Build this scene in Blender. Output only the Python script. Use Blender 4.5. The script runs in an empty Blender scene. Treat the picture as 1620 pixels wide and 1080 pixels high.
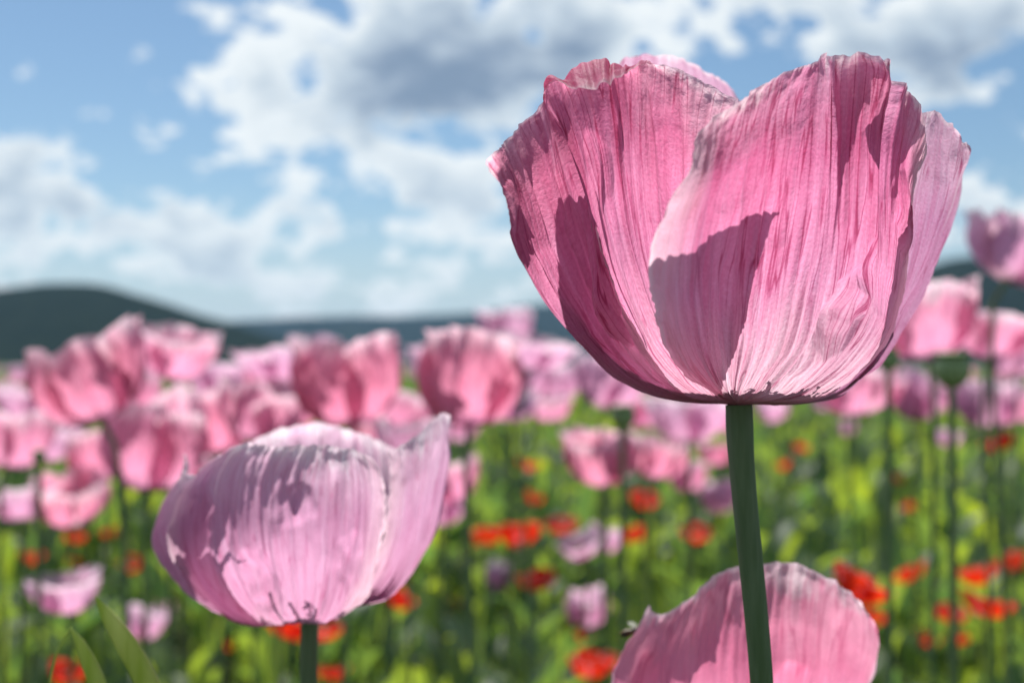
import bpy, math, random
import numpy as np
from mathutils import Vector, Matrix, Euler

# ------------------------------------------------------------------ camera, world, sun, exposure
scene = bpy.context.scene
col = scene.collection
LENS = 45.0
FPX = 2025.0                       # focal length in photograph pixels (1620 wide)
CAM_H = 0.95
PITCH = math.radians(1.0)
D0 = 0.293                         # distance to the axis of the near flower

cam_d = bpy.data.cameras.new('camera')
cam = bpy.data.objects.new('camera', cam_d)
col.objects.link(cam)
scene.camera = cam
cam_d.lens = LENS
cam_d.sensor_width = 36.0
cam_d.clip_start = 0.02
cam_d.clip_end = 30000.0
cam.location = (0, 0, CAM_H)
cam.rotation_euler = (math.pi / 2 + PITCH, 0, 0)
cam_d.dof.use_dof = True
cam_d.dof.focus_distance = 0.266
cam_d.dof.aperture_fstop = 12.0

SUN_EL = math.radians(60)
SUN_AZ = math.radians(-24)         # measured from +Y (view direction) towards +X
sun_dir = Vector((math.sin(SUN_AZ) * math.cos(SUN_EL), math.cos(SUN_AZ) * math.cos(SUN_EL), math.sin(SUN_EL)))
sl = bpy.data.lights.new('sun', 'SUN')
sl.energy = 5.0
sl.angle = math.radians(0.53)
sl.color = (1.0, 0.955, 0.89)
sun = bpy.data.objects.new('sun', sl)
col.objects.link(sun)
sun.rotation_euler = sun_dir.to_track_quat('Z', 'Y').to_euler()

scene.render.engine = 'CYCLES'
scene.view_settings.view_transform = 'Standard'
scene.view_settings.look = 'None'
scene.view_settings.exposure = 0.29
scene.view_settings.gamma = 1.0
scene.view_settings.use_curve_mapping = False
scene.cycles.use_denoising = True
scene.cycles.max_bounces = 7
scene.cycles.diffuse_bounces = 3
scene.cycles.transmission_bounces = 4
scene.cycles.transparent_max_bounces = 8
scene.cycles.volume_bounces = 0
scene.cycles.caustics_reflective = False
scene.cycles.caustics_refractive = False
scene.cycles.sample_clamp_indirect = 6.0


class NT:
    """small helper round a node tree"""
    def __init__(self, tree):
        self.t = tree
        for n in list(tree.nodes):
            tree.nodes.remove(n)

    def n(self, kind, **kw):
        nd = self.t.nodes.new(kind)
        for k, v in kw.items():
            setattr(nd, k, v)
        return nd

    def put(self, sock, v):
        if isinstance(v, bpy.types.NodeSocket):
            self.t.links.new(v, sock)
        else:
            sock.default_value = v

    def math(self, op, a, b=None, c=None, clamp=False):
        nd = self.n('ShaderNodeMath', operation=op)
        nd.use_clamp = clamp
        for i, v in enumerate((a, b, c)):
            if v is not None:
                self.put(nd.inputs[i], v)
        return nd.outputs[0]

    def vmath(self, op, a, b=None, c=None):
        nd = self.n('ShaderNodeVectorMath', operation=op)
        for i, v in enumerate((a, b, c)):
            if v is not None:
                self.put(nd.inputs[i], v)
        return nd.outputs['Value'] if op in ('DOT_PRODUCT', 'LENGTH') else nd.outputs['Vector']

    def noise(self, vec, scale, detail=3.0, rough=0.5, dist=0.0):
        nd = self.n('ShaderNodeTexNoise')
        if vec is not None:
            self.put(nd.inputs['Vector'], vec)
        nd.inputs['Scale'].default_value = scale
        nd.inputs['Detail'].default_value = detail
        nd.inputs['Roughness'].default_value = rough
        nd.inputs['Distortion'].default_value = dist
        return nd

    def mix(self, fac, a, b, blend='MIX'):
        nd = self.n('ShaderNodeMix', data_type='RGBA', blend_type=blend)
        self.put(nd.inputs[0], fac)
        for i, v in ((6, a), (7, b)):
            if not isinstance(v, bpy.types.NodeSocket) and len(v) == 3:
                v = (*v, 1)
            self.put(nd.inputs[i], v)
        return nd.outputs[2]

    def ramp(self, fac, stops, interp='LINEAR'):
        nd = self.n('ShaderNodeValToRGB')
        cr = nd.color_ramp
        cr.interpolation = interp
        while len(cr.elements) < len(stops):
            cr.elements.new(0.5)
        for e, (p, c) in zip(cr.elements, stops):
            e.position = p
            if not isinstance(c, (tuple, list)):
                c = (c, c, c)
            e.color = (*c[:3], 1)
        self.put(nd.inputs[0], fac)
        return nd.outputs[0]

    def smooth(self, v, lo, hi):
        nd = self.n('ShaderNodeMapRange', interpolation_type='SMOOTHSTEP')
        self.put(nd.inputs['Value'], v)
        nd.inputs['From Min'].default_value = lo
        nd.inputs['From Max'].default_value = hi
        return nd.outputs['Result']


# ---- sky with fair-weather clouds
world = bpy.data.worlds.new('World')
scene.world = world
world.use_nodes = True
world.cycles.sampling_method = 'NONE'
W = NT(world.node_tree)
sky = W.n('ShaderNodeTexSky', sky_type='NISHITA')
sky.sun_disc = False
sky.sun_elevation = SUN_EL
sky.sun_rotation = SUN_AZ
sky.altitude = 300
sky.air_density = 1.0
sky.dust_density = 0.6
sky.ozone_density = 1.6
tc = W.n('ShaderNodeTexCoord')
dirv = tc.outputs['Generated']
sep = W.n('ShaderNodeSeparateXYZ')
W.put(sep.inputs[0], dirv)
az = W.math('ARCTAN2', sep.outputs[0], sep.outputs[1])
el = W.math('ARCSINE', sep.outputs[2])
cmb = W.n('ShaderNodeCombineXYZ')
W.put(cmb.inputs[0], az)
W.put(cmb.inputs[1], el)
stretch = W.vmath('MULTIPLY', dirv, (1.0, 1.0, 1.7))
warp = W.noise(stretch, 10.0, 3.0, 0.6)
w0 = W.vmath('SUBTRACT', warp.outputs['Color'], (0.5, 0.5, 0.5))
w1 = W.vmath('MULTIPLY', w0, (0.085, 0.06, 0.0))
pos = W.vmath('ADD', cmb.outputs[0], w1)


def azel(px, py):
    return math.atan((px - 810) / FPX), math.atan((540 - py) / FPX) + PITCH


def blobs(items):
    acc = 0.0
    for px, py, rx, ry, w in items:
        a, e = azel(px, py)
        sx, sy = FPX / rx, FPX / ry
        q = W.vmath('MULTIPLY_ADD', pos, (sx, sy, 0), (-a * sx, -e * sy, 0))
        d2 = W.vmath('DOT_PRODUCT', q, q)
        acc = W.math('MULTIPLY_ADD', W.math('POWER', 0.3679, d2), w, acc)
    return acc


cover = blobs([
    (440, 50, 150, 75, .55), (650, 115, 170, 95, .70), (880, 70, 190, 90, .60), (400, 195, 110, 60, .35), (560, 225, 120, 40, .32),
    (60, 285, 85, 55, .62), (140, 370, 190, 60, .50), (420, 345, 260, 50, .30), (720, 310, 150, 45, .36), (500, 430, 480, 50, .16),
    (1220, 5, 70, 32, .50), (1510, 75, 130, 75, .66), (1590, 360, 160, 60, .30),
    (120, 90, 230, 110, -.55), (470, 285, 190, 22, -.28), (1200, 150, 120, 90, -.5), (240, 270, 70, 50, -.42), (1500, 250, 160, 55, -.4)])
fb = W.noise(stretch, 14.0, 4.0, 0.6).outputs['Fac']
fb2 = W.noise(W.vmath('ADD', stretch, (-0.006, 0.0, 0.020)), 14.0, 3.0, 0.6).outputs['Fac']
fine = W.noise(stretch, 28.0, 3.0, 0.6).outputs['Fac']
dens = W.math('MULTIPLY_ADD', W.math('SUBTRACT', fb, 0.5), 2.3, W.math('MULTIPLY', cover, 0.85))
dens = W.math('MULTIPLY_ADD', W.math('SUBTRACT', fine, 0.5), 0.95, dens)
dens = W.math('ADD', dens, -0.02)
relief = W.math('MULTIPLY', W.math('SUBTRACT', fb, fb2), 6.0)
alpha = W.smooth(dens, 0.0, 0.26)
thick = W.math('ADD', W.math('MINIMUM', dens, 0.50), blobs([(690, 125, 190, 75, .50), (900, 65, 100, 45, .36), (1530, 120, 130, 45, .45), (130, 330, 120, 30, .12), (440, 40, 150, 60, -.30), (400, 190, 120, 60, -.2), (1015, 50, 80, 60, -.25)]))
thick = W.math('MULTIPLY_ADD', relief, -0.22, thick)
ccol = W.ramp(thick, [(0.05, (0.78, 0.82, 0.83)), (0.28, (0.72, 0.77, 0.79)), (0.55, (0.48, 0.56, 0.63)), (0.85, (0.25, 0.32, 0.42)), (1.0, (0.19, 0.26, 0.36))])
skyc = W.vmath('SCALE', sky.outputs[0])
skyc.node.inputs['Scale'].default_value = 0.078
skyc = W.vmath('MULTIPLY', skyc, (0.84, 0.97, 1.02))
low = W.smooth(el, 0.14, -0.01)                                      # pale air near the horizon all round
base = W.mix(W.math('MULTIPLY', low, 0.75), skyc, (0.50, 0.58, 0.64))
fin = W.mix(W.math('MULTIPLY', alpha, W.math('MULTIPLY_ADD', low, -0.25, 0.95)), base, ccol)
bg = W.n('ShaderNodeBackground')
W.put(bg.inputs[0], fin)
bg.inputs[1].default_value = 1.0
wo = W.n('ShaderNodeOutputWorld')
W.put(wo.inputs[0], bg.outputs[0])

# ------------------------------------------------------------------ helpers
rng = np.random.default_rng(7)
random.seed(7)
CP, SP = math.cos(PITCH), math.sin(PITCH)


def place(px, py, d):
    """world point that lies d metres in front of the camera in the direction of a photograph pixel"""
    x = (px - 810) / FPX * d
    u = (540 - py) / FPX * d
    return np.array((x, d * CP - u * SP, CAM_H + d * SP + u * CP))


def tag(o, label=None, cat=None, group=None, kind=None):
    if label: o['label'] = label
    if cat: o['category'] = cat
    if group: o['group'] = group
    if kind: o['kind'] = kind
    return o


def link(name, data, parent=None):
    o = bpy.data.objects.new(name, data)
    col.objects.link(o)
    if parent is not None:
        o.parent = parent
    return o


def mesh_from(name, verts, faces, mats, uv=None, attr=None, smooth=True, fmat=None):
    me = bpy.data.meshes.new(name)
    verts = np.asarray(verts, dtype=np.float32).reshape(-1, 3)
    if isinstance(faces, np.ndarray) and faces.shape[1] == 4:
        me.vertices.add(len(verts))
        me.vertices.foreach_set('co', verts.ravel())
        nf = len(faces)
        me.loops.add(nf * 4)
        me.loops.foreach_set('vertex_index', faces.astype(np.int32).ravel())
        me.polygons.add(nf)
        me.polygons.foreach_set('loop_start', np.arange(0, nf * 4, 4, dtype=np.int32))
        me.update(calc_edges=True)
    else:
        me.from_pydata(verts.tolist(), [], [list(f) for f in faces])
    if uv is not None:
        lay = me.uv_layers.new(name='uv')
        idx = np.empty(len(me.loops), dtype=np.int32)
        me.loops.foreach_get('vertex_index', idx)
        lay.data.foreach_set('uv', np.asarray(uv, dtype=np.float32)[idx].ravel())
    if attr is not None:
        a = me.attributes.new('rnd', 'FLOAT', 'POINT')
        a.data.foreach_set('value', np.asarray(attr, dtype=np.float32))
    for m in (mats if isinstance(mats, (list, tuple)) else [mats]):
        me.materials.append(m)
    if fmat is not None:
        me.polygons.foreach_set('material_index', np.asarray(fmat, dtype=np.int32))
    me.polygons.foreach_set('use_smooth', np.full(len(me.polygons), smooth))
    me.update()
    return me


def grid_faces(nu, nv, off=0):
    i = np.arange(nu - 1)[:, None] * nv + np.arange(nv - 1)[None, :]
    return (np.stack([i, i + nv, i + nv + 1, i + 1], -1).reshape(-1, 4) + off)


def vnoise(x, y, seed):
    """smooth 2D value noise in -1..1"""
    r = np.random.default_rng(seed).uniform(-1, 1, (256, 256))
    xi, yi = np.floor(x).astype(int), np.floor(y).astype(int)
    fx, fy = x - xi, y - yi
    fx = fx * fx * fx * (fx * (fx * 6 - 15) + 10)
    fy = fy * fy * fy * (fy * (fy * 6 - 15) + 10)
    a, b = r[xi % 256, yi % 256], r[(xi + 1) % 256, yi % 256]
    c, d = r[xi % 256, (yi + 1) % 256], r[(xi + 1) % 256, (yi + 1) % 256]
    return (a * (1 - fx) + b * fx) * (1 - fy) + (c * (1 - fx) + d * fx) * fy


def crinterp(P, n):
    """Catmull-Rom through the points P (m, ..., 3) at n even steps (chord-length parameter of the mean)"""
    P = np.asarray(P, float)
    m = len(P)
    seg = np.linalg.norm((P[1:] - P[:-1]).reshape(m - 1, -1, 3), axis=-1).mean(1) ** 0.75 + 1e-9
    k = np.concatenate([[0], np.cumsum(seg)])
    k /= k[-1]
    t = np.linspace(0, 1, n)
    i = np.clip(np.searchsorted(k, t, side='right') - 1, 0, m - 2)
    tang = np.empty_like(P)
    tang[0] = (P[1] - P[0]) / (k[1] - k[0])
    tang[-1] = (P[-1] - P[-2]) / (k[-1] - k[-2])
    for j in range(1, m - 1):
        tang[j] = (P[j + 1] - P[j - 1]) / (k[j + 1] - k[j - 1])
    h = (k[i + 1] - k[i])
    s = (t - k[i]) / h
    sh = (n,) + (1,) * (P.ndim - 1)
    s, h = s.reshape(sh), h.reshape(sh)
    s2, s3 = s * s, s * s * s
    return (2 * s3 - 3 * s2 + 1) * P[i] + (s3 - 2 * s2 + s) * h * tang[i] + (-2 * s3 + 3 * s2) * P[i + 1] + (s3 - s2) * h * tang[i + 1]


def tube(path, radii, sides=10, ridges=0.0, seed=0):
    path = np.asarray(path, float)
    radii = np.asarray(radii, float)
    n = len(path)
    tan = np.gradient(path, axis=0)
    tan /= np.linalg.norm(tan, axis=1)[:, None]
    ref = np.array((1.0, 0.13, 0.05))
    a = np.cross(tan, ref); a /= np.linalg.norm(a, axis=1)[:, None]
    b = np.cross(tan, a)
    th = np.linspace(0, 2 * math.pi, sides, endpoint=False)
    rr = radii[:, None] * (1 + ridges * np.cos(th * 7 + 1.0)[None, :])
    v = path[:, None] + rr[..., None] * (a[:, None] * np.cos(th)[None, :, None] + b[:, None] * np.sin(th)[None, :, None])
    v = v.reshape(-1, 3)
    i = np.arange(n - 1)[:, None] * sides
    j = np.arange(sides)[None, :]
    j2 = (j + 1) % sides
    f = np.stack([i + j, i + j2, i + sides + j2, i + sides + j], -1).reshape(-1, 4)
    uv = np.stack([np.tile(th / 6.283, n), np.repeat(np.linspace(0, 1, n), sides)], -1)
    return v, f, uv


# ------------------------------------------------------------------ materials
def new_mat(name):
    m = bpy.data.materials.new(name)
    m.use_nodes = True
    return m, NT(m.node_tree)


def out(N, shader):
    o = N.n('ShaderNodeOutputMaterial')
    N.put(o.inputs[0], shader)
    return o


def petal_material(name, stops, trans_stops, streak=0.5, blotch=None, bump=0.25, tfac=0.58, lines=150.0, pale_edge=0.6):
    m, N = new_mat(name)
    uvn = N.n('ShaderNodeUVMap', uv_map='uv')
    sp = N.n('ShaderNodeSeparateXYZ')
    N.put(sp.inputs[0], uvn.outputs[0])
    u, v = sp.outputs[0], sp.outputs[1]
    info = N.n('ShaderNodeObjectInfo')
    c1 = N.n('ShaderNodeCombineXYZ')
    N.put(c1.inputs[0], u); N.put(c1.inputs[1], v); N.put(c1.inputs[2], N.math('MULTIPLY', info.outputs['Random'], 40.0))
    p = c1.outputs[0]
    veins = N.noise(N.vmath('MULTIPLY', p, (lines * 0.45, 2.2, 1)), 1.0, 4.0, 0.6).outputs['Fac']
    broad = N.noise(N.vmath('MULTIPLY', p, (13.0, 2.0, 1)), 1.0, 3.0, 0.55).outputs['Fac']
    mott = N.noise(N.vmath('MULTIPLY', p, (170.0, 110.0, 1)), 1.0, 2.0, 0.6).outputs['Fac']
    cloud = N.noise(N.vmath('MULTIPLY', p, (4.0, 4.0, 1)), 1.0, 3.0, 0.5).outputs['Fac']
    vv = N.math('MULTIPLY_ADD', N.math('SUBTRACT', broad, 0.5), 0.22, v)
    vv = N.math('MULTIPLY_ADD', N.math('SUBTRACT', cloud, 0.5), 0.30, vv)
    ref = N.ramp(vv, stops)
    tra = N.ramp(vv, trans_stops)
    k = N.math('MULTIPLY_ADD', N.math('SUBTRACT', veins, 0.5), streak * 1.6, 1.0)
    vein_fold_shade = N.noise(N.vmath('MULTIPLY', p, (lines * 0.26, 2.2, 1)), 1.0, 2.0, 0.5, 0.3).outputs['Fac']
    vein_fold_shade = N.smooth(N.math('ABSOLUTE', N.math('SUBTRACT', vein_fold_shade, 0.5)), 0.035, 0.0)  # thin dark lines: veins, plus the shade in folds painted into the colour
    vein_fold_shade = N.math('MULTIPLY', vein_fold_shade, N.smooth(cloud, 0.36, 0.56))
    k = N.math('MULTIPLY', k, N.math('MULTIPLY_ADD', vein_fold_shade, -streak * 0.80, 1.0))
    k = N.math('MULTIPLY', k, N.math('MULTIPLY_ADD', N.math('SUBTRACT', broad, 0.5), streak * 0.8, 1.0))
    k = N.math('MULTIPLY', k, N.math('MULTIPLY_ADD', N.math('SUBTRACT', mott, 0.5), streak * 0.7, 1.0))
    kk = N.n('ShaderNodeCombineXYZ')
    N.put(kk.inputs[0], N.math('POWER', k, 0.55)); N.put(kk.inputs[1], N.math('POWER', k, 1.35)); N.put(kk.inputs[2], k)
    ref = N.vmath('MULTIPLY', ref, kk.outputs[0])
    tra = N.vmath('MULTIPLY', tra, kk.outputs[0])
    edge = N.smooth(N.math('MULTIPLY_ADD', N.math('SUBTRACT', cloud, 0.5), 0.25, N.math('ABSOLUTE', N.math('MULTIPLY_ADD', u, 2.0, -1.0))), 0.72, 1.02)
    edge = N.math('MULTIPLY', edge, N.math('MULTIPLY', N.smooth(v, 0.1, 0.45), pale_edge))
    ref = N.mix(edge, ref, (.72, .52, .60))
    tra = N.mix(edge, tra, (.84, .58, .68))
    marg = N.math('MULTIPLY', N.smooth(N.math('ABSOLUTE', N.math('MULTIPLY_ADD', u, 2.0, -1.0)), 0.972, 0.992), N.smooth(v, 0.2, 0.4))
    marg = N.math('MULTIPLY', N.math('MAXIMUM', marg, N.smooth(v, 0.982, 0.994)), 0.7)
    ref = N.mix(marg, ref, (.80, .60, .68))
    tra = N.mix(marg, tra, (.90, .70, .78))
    if blotch:
        bl = N.math('MULTIPLY', N.smooth(vv, blotch[1], blotch[1] * 0.45), blotch[2])
        ref = N.mix(bl, ref, blotch[0])
        tra = N.mix(bl, tra, blotch[0])
    bmp = N.n('ShaderNodeBump')
    bmp.inputs['Strength'].default_value = bump
    bmp.inputs['Distance'].default_value = 0.0009
    N.put(bmp.inputs['Height'], N.math('MULTIPLY_ADD', mott, 0.55, veins))
    pr = N.n('ShaderNodeBsdfPrincipled')
    N.put(pr.inputs['Base Color'], ref)
    pr.inputs['Roughness'].default_value = 0.55
    pr.inputs['Specular IOR Level'].default_value = 0.25
    pr.inputs['Sheen Weight'].default_value = 0.12
    N.put(pr.inputs['Normal'], bmp.outputs[0])
    tr = N.n('ShaderNodeBsdfTranslucent')
    N.put(tr.inputs[0], tra)
    N.put(tr.inputs['Normal'], bmp.outputs[0])
    ms = N.n('ShaderNodeMixShader')
    ms.inputs[0].default_value = tfac
    N.put(ms.inputs[1], pr.outputs[0]); N.put(ms.inputs[2], tr.outputs[0])
    out(N, ms.outputs[0])
    return m


HERO_PETAL = petal_material(
    'veined pink petal',
    [(0.0, (.48, .28, .34)), (.22, (.58, .38, .48)), (.5, (.54, .27, .45)), (.78, (.56, .21, .38)), (.97, (.64, .32, .45)), (1.0, (.76, .54, .62))],
    [(0.0, (.56, .32, .38)), (.22, (.82, .52, .65)), (.5, (.81, .34, .56)), (.78, (.84, .23, .45)), (.97, (.85, .38, .56)), (1.0, (.92, .66, .74))],
    streak=0.72, bump=0.45, tfac=.64, pale_edge=.85)
DEEP_HERO_PETAL = petal_material(
    'deep veined pink petal',
    [(0.0, (.46, .26, .32)), (.22, (.56, .30, .40)), (.5, (.54, .21, .36)), (.78, (.56, .18, .31)), (.97, (.62, .28, .41)), (1.0, (.74, .50, .58))],
    [(0.0, (.52, .26, .33)), (.22, (.84, .44, .60)), (.5, (.86, .32, .55)), (.78, (.88, .25, .45)), (.97, (.86, .36, .50)), (1.0, (.90, .60, .68))],
    streak=0.72, bump=0.45, tfac=.70, pale_edge=.45)
MAUVE_SHADE_PETAL = petal_material(  # shaded look of the back petals painted in as a greyer mauve
    'shade-toned mauve petal',
    [(0.0, (.44, .26, .34)), (.3, (.50, .27, .42)), (.7, (.50, .27, .43)), (.95, (.58, .38, .50)), (1.0, (.74, .60, .66))],
    [(0.0, (.48, .26, .36)), (.3, (.62, .28, .48)), (.7, (.62, .28, .48)), (.95, (.68, .42, .56)), (1.0, (.84, .66, .74))],
    streak=0.72, bump=0.45, tfac=.55, pale_edge=.8)
PALE_PETAL = petal_material(
    'pale lilac pink petal',
    [(0.0, (.56, .40, .44)), (.3, (.58, .33, .47)), (.7, (.58, .34, .50)), (.92, (.66, .46, .58)), (1.0, (.82, .72, .78))],
    [(0.0, (.70, .47, .54)), (.3, (.72, .35, .55)), (.7, (.72, .37, .57)), (.92, (.82, .53, .69)), (1.0, (.92, .80, .87))],
    streak=0.4, bump=0.4, blotch=((.34, .20, .30), .22, .40), tfac=.74, pale_edge=.9)
MID_PETAL = petal_material(
    'pink petal with purple blotch',
    [(0.0, (.56, .32, .46)), (.4, (.66, .32, .50)), (.8, (.68, .34, .49)), (1.0, (.80, .62, .70))],
    [(0.0, (.78, .40, .60)), (.4, (.90, .36, .58)), (.8, (.92, .38, .56)), (1.0, (.94, .74, .82))],
    streak=0.45, blotch=((.36, .14, .30), .32, .55), lines=90, tfac=.68)
DEEP_PETAL = petal_material(
    'rose pink petal with purple blotch',
    [(0.0, (.54, .28, .40)), (.4, (.66, .27, .42)), (.8, (.68, .28, .42)), (1.0, (.80, .56, .65))],
    [(0.0, (.78, .36, .52)), (.4, (.93, .34, .54)), (.8, (.94, .36, .52)), (1.0, (.95, .70, .78))],
    streak=0.5, blotch=((.34, .10, .26), .32, .6), lines=90, tfac=.68)
RED_PETAL = petal_material(
    'scarlet petal',
    [(0.0, (.20, .01, .01)), (.3, (.62, .022, .010)), (1.0, (.70, .035, .010))],
    [(0.0, (.30, .01, .01)), (.3, (.86, .030, .008)), (1.0, (.90, .050, .010))],
    streak=0.4, blotch=((.015, .008, .012), .20, .9), lines=70)
FRESH_PETAL = petal_material(
    'fresh pink petal',
    [(0.0, (.40, .22, .38)), (.3, (.62, .25, .42)), (.7, (.66, .21, .36)), (.95, (.68, .29, .42)), (1.0, (.80, .56, .64))],
    [(0.0, (.50, .28, .48)), (.3, (.90, .36, .58)), (.7, (.95, .28, .47)), (.95, (.93, .38, .54)), (1.0, (.94, .66, .75))],
    streak=0.34, lines=80, bump=0.3, tfac=.72, pale_edge=.2)
PINKS = (MID_PETAL, DEEP_PETAL, PALE_PETAL)


def green_material(name, a, b, trans=None, tfac=0.4, rough=0.5, scale=60.0, use_rnd=False, stretch=(1, 1, 1)):
    m, N = new_mat(name)
    t = N.n('ShaderNodeTexCoord')
    nz = N.noise(N.vmath('MULTIPLY', t.outputs['Object'], stretch), scale, 4.0, 0.6).outputs['Fac']
    f = N.smooth(nz, 0.3, 0.7)
    if use_rnd:
        at = N.n('ShaderNodeAttribute', attribute_name='rnd')
        f = N.math('ADD', N.math('MULTIPLY', f, 0.3), N.math('MULTIPLY', at.outputs['Fac'], 0.8), clamp=True)
    c = N.mix(f, a, b)
    pr = N.n('ShaderNodeBsdfPrincipled')
    N.put(pr.inputs['Base Color'], c)
    pr.inputs['Roughness'].default_value = rough
    pr.inputs['Specular IOR Level'].default_value = 0.4
    bmp = N.n('ShaderNodeBump')
    bmp.inputs['Strength'].default_value = 0.3
    bmp.inputs['Distance'].default_value = 0.0008
    N.put(bmp.inputs['Height'], nz)
    N.put(pr.inputs['Normal'], bmp.outputs[0])
    sh = pr.outputs[0]
    if trans:
        tr = N.n('ShaderNodeBsdfTranslucent')
        N.put(tr.inputs[0], N.mix(f, trans[0], trans[1]))
        ms = N.n('ShaderNodeMixShader')
        ms.inputs[0].default_value = tfac
        N.put(ms.inputs[1], sh); N.put(ms.inputs[2], tr.outputs[0])
        sh = ms.outputs[0]
    out(N, sh)
    return m


STEM = green_material('waxy green stem', (.075, .125, .050), (.125, .180, .095), scale=260.0, rough=0.55, stretch=(1, 1, .08))
FARSTEM = green_material('green stem', (.085, .150, .055), (.13, .19, .09), scale=60.0, rough=0.6)
CAPSULE = green_material('seed head green', (.20, .29, .12), (.30, .38, .18), scale=90.0, rough=0.5)
LEAF = green_material('poppy leaf', (.050, .092, .062), (.095, .15, .035), trans=((.13, .29, .07), (.62, .76, .04)), tfac=0.48, rough=0.5, scale=30.0, use_rnd=True)
SHOOT = green_material('young green sheath', (.12, .20, .06), (.40, .44, .24), trans=((.50, .62, .14), (.62, .70, .24)), tfac=0.5, rough=0.45, scale=160.0, stretch=(1, 1, .1))
ANTHER = green_material('cream anther', (.45, .38, .22), (.60, .50, .32), scale=300.0)
INSECT = green_material('dark insect body', (.02, .015, .01), (.12, .07, .02), scale=500.0)

# ------------------------------------------------------------------ ground, hills
gm, N = new_mat('field soil')
t = N.n('ShaderNodeTexCoord')
nz = N.noise(t.outputs['Object'], 0.8, 6.0, 0.65).outputs['Fac']
nz2 = N.noise(t.outputs['Object'], 0.01, 4.0, 0.6).outputs['Fac']
dist = N.vmath('LENGTH', t.outputs['Object'])
green = N.mix(N.smooth(nz2, .4, .6), (.06, .10, .030), (.09, .12, .040))
soil = N.mix(N.smooth(nz, .35, .65), (.05, .042, .028), (.06, .085, .03))
pr = N.n('ShaderNodeBsdfPrincipled')
N.put(pr.inputs['Base Color'], N.mix(N.smooth(dist, 15, 60), soil, green))
pr.inputs['Roughness'].default_value = 0.95
bmp = N.n('ShaderNodeBump'); bmp.inputs['Distance'].default_value = 0.05
N.put(bmp.inputs['Height'], nz); N.put(pr.inputs['Normal'], bmp.outputs[0])
out(N, pr.outputs[0])
rr = np.concatenate([[0], np.geomspace(1.0, 9000, 40)])
th = np.linspace(0, 2 * math.pi, 72, endpoint=False)
gv = [(0, 0, 0)]
for r in rr[1:]:
    for a in th:
        x, y = r * math.cos(a), r * math.sin(a)
        z = 0.02 * math.sin(x * 2.3) * math.cos(y * 1.9) if r < 60 else 0.0
        gv.append((x, y, z))
gf = [(0, 1 + j, 1 + (j + 1) % 72) for j in range(72)]
for i in range(len(rr) - 2):
    for j in range(72):
        a, b = 1 + i * 72 + j, 1 + i * 72 + (j + 1) % 72
        gf.append((a, a + 72, b + 72, b))
tag(link('ground', mesh_from('ground', gv, gf, gm)), kind='structure')

hm, N = new_mat('wooded hillside')
t = N.n('ShaderNodeTexCoord')
h1 = N.noise(t.outputs['Object'], 0.09, 5.0, 0.7).outputs['Fac']
h2 = N.noise(t.outputs['Object'], 0.006, 3.0, 0.6).outputs['Fac']
cc = N.mix(N.smooth(h1, .35, .65), (.009, .018, .014), (.019, .030, .020))
cc = N.mix(N.math('MULTIPLY', N.smooth(h2, .6, .7), .2), cc, (.07, .08, .04))
pr = N.n('ShaderNodeBsdfPrincipled')
N.put(pr.inputs['Base Color'], cc)
pr.inputs['Roughness'].default_value = 1.0
pr.inputs['Specular IOR Level'].default_value = 0.0
bmp = N.n('ShaderNodeBump'); bmp.inputs['Distance'].default_value = 6.0; bmp.inputs['Strength'].default_value = 0.8
N.put(bmp.inputs['Height'], h1); N.put(pr.inputs['Normal'], bmp.outputs[0])
out(N, pr.outputs[0])


def hill(name, d, pts, depth, seed, rough=0.03):
    """a wooded ridge whose skyline, d metres away, runs through pixels pts; it falls to the plain on both sides"""
    px = np.array([p[0] for p in pts], float)
    py = np.array([p[1] for p in pts], float)
    xs = np.linspace(px[0], px[-1], 150)
    ys = np.interp(xs, px, py)
    ker = np.hanning(13); ker /= ker.sum()
    ys = np.convolve(np.pad(ys, 6, mode='edge'), ker, mode='valid')
    crest = np.array([place(a, b, d) for a, b in zip(xs, ys)])
    nv = 40
    s = np.linspace(-1, 1, nv)
    prof = np.cos(s * math.pi / 2) ** 1.3
    V = np.zeros((len(xs), nv, 3))
    V[..., 0] = crest[:, None, 0] * (1 + s[None] * depth / d)
    V[..., 1] = crest[:, None, 1] + s[None] * depth
    nzv = vnoise(V[..., 0] / 60, V[..., 1] / 60, seed) + 0.5 * vnoise(V[..., 0] / 21, V[..., 1] / 21, seed + 1)
    V[..., 2] = (crest[:, None, 2]) * prof[None] * (1 + rough * nzv) - 1.0
    return tag(link(name, mesh_from(name, V, grid_faces(len(xs), nv), hm)), kind='structure')


hill('hill', 950, [(-900, 600), (-500, 520), (-150, 470), (0, 456), (110, 448), (180, 455), (250, 475), (330, 500), (400, 522), (470, 545), (560, 568), (640, 582)], 330, 3)
hill('hill', 2600, [(-200, 560), (200, 520), (390, 506), (520, 500), (640, 502), (740, 496), (840, 482), (950, 476), (1100, 486), (1300, 500), (1500, 508), (1800, 520), (2300, 560)], 700, 5, .015)
hill('hill', 1050, [(1180, 580), (1300, 530), (1400, 462), (1480, 416), (1540, 404), (1620, 412), (1760, 450), (2000, 470), (2400, 530), (2700, 585)], 330, 9)

# ------------------------------------------------------------------ the near flower
S = D0 / FPX                                                          # metres per pixel at its axis
SIL = [(645, 1120, 1240), (636, 1080, 1290), (625, 1040, 1325), (600, 980, 1362), (570, 940, 1388), (530, 902, 1412), (480, 865, 1440), (430, 834, 1465),
       (380, 812, 1488), (310, 798, 1510), (265, 782, 1524), (200, 780, 1530), (120, 800, 1520), (60, 820, 1500)][::-1]
SY, SLF, SRT = (np.array([s[i] for s in SIL], float) for i in range(3))


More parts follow.
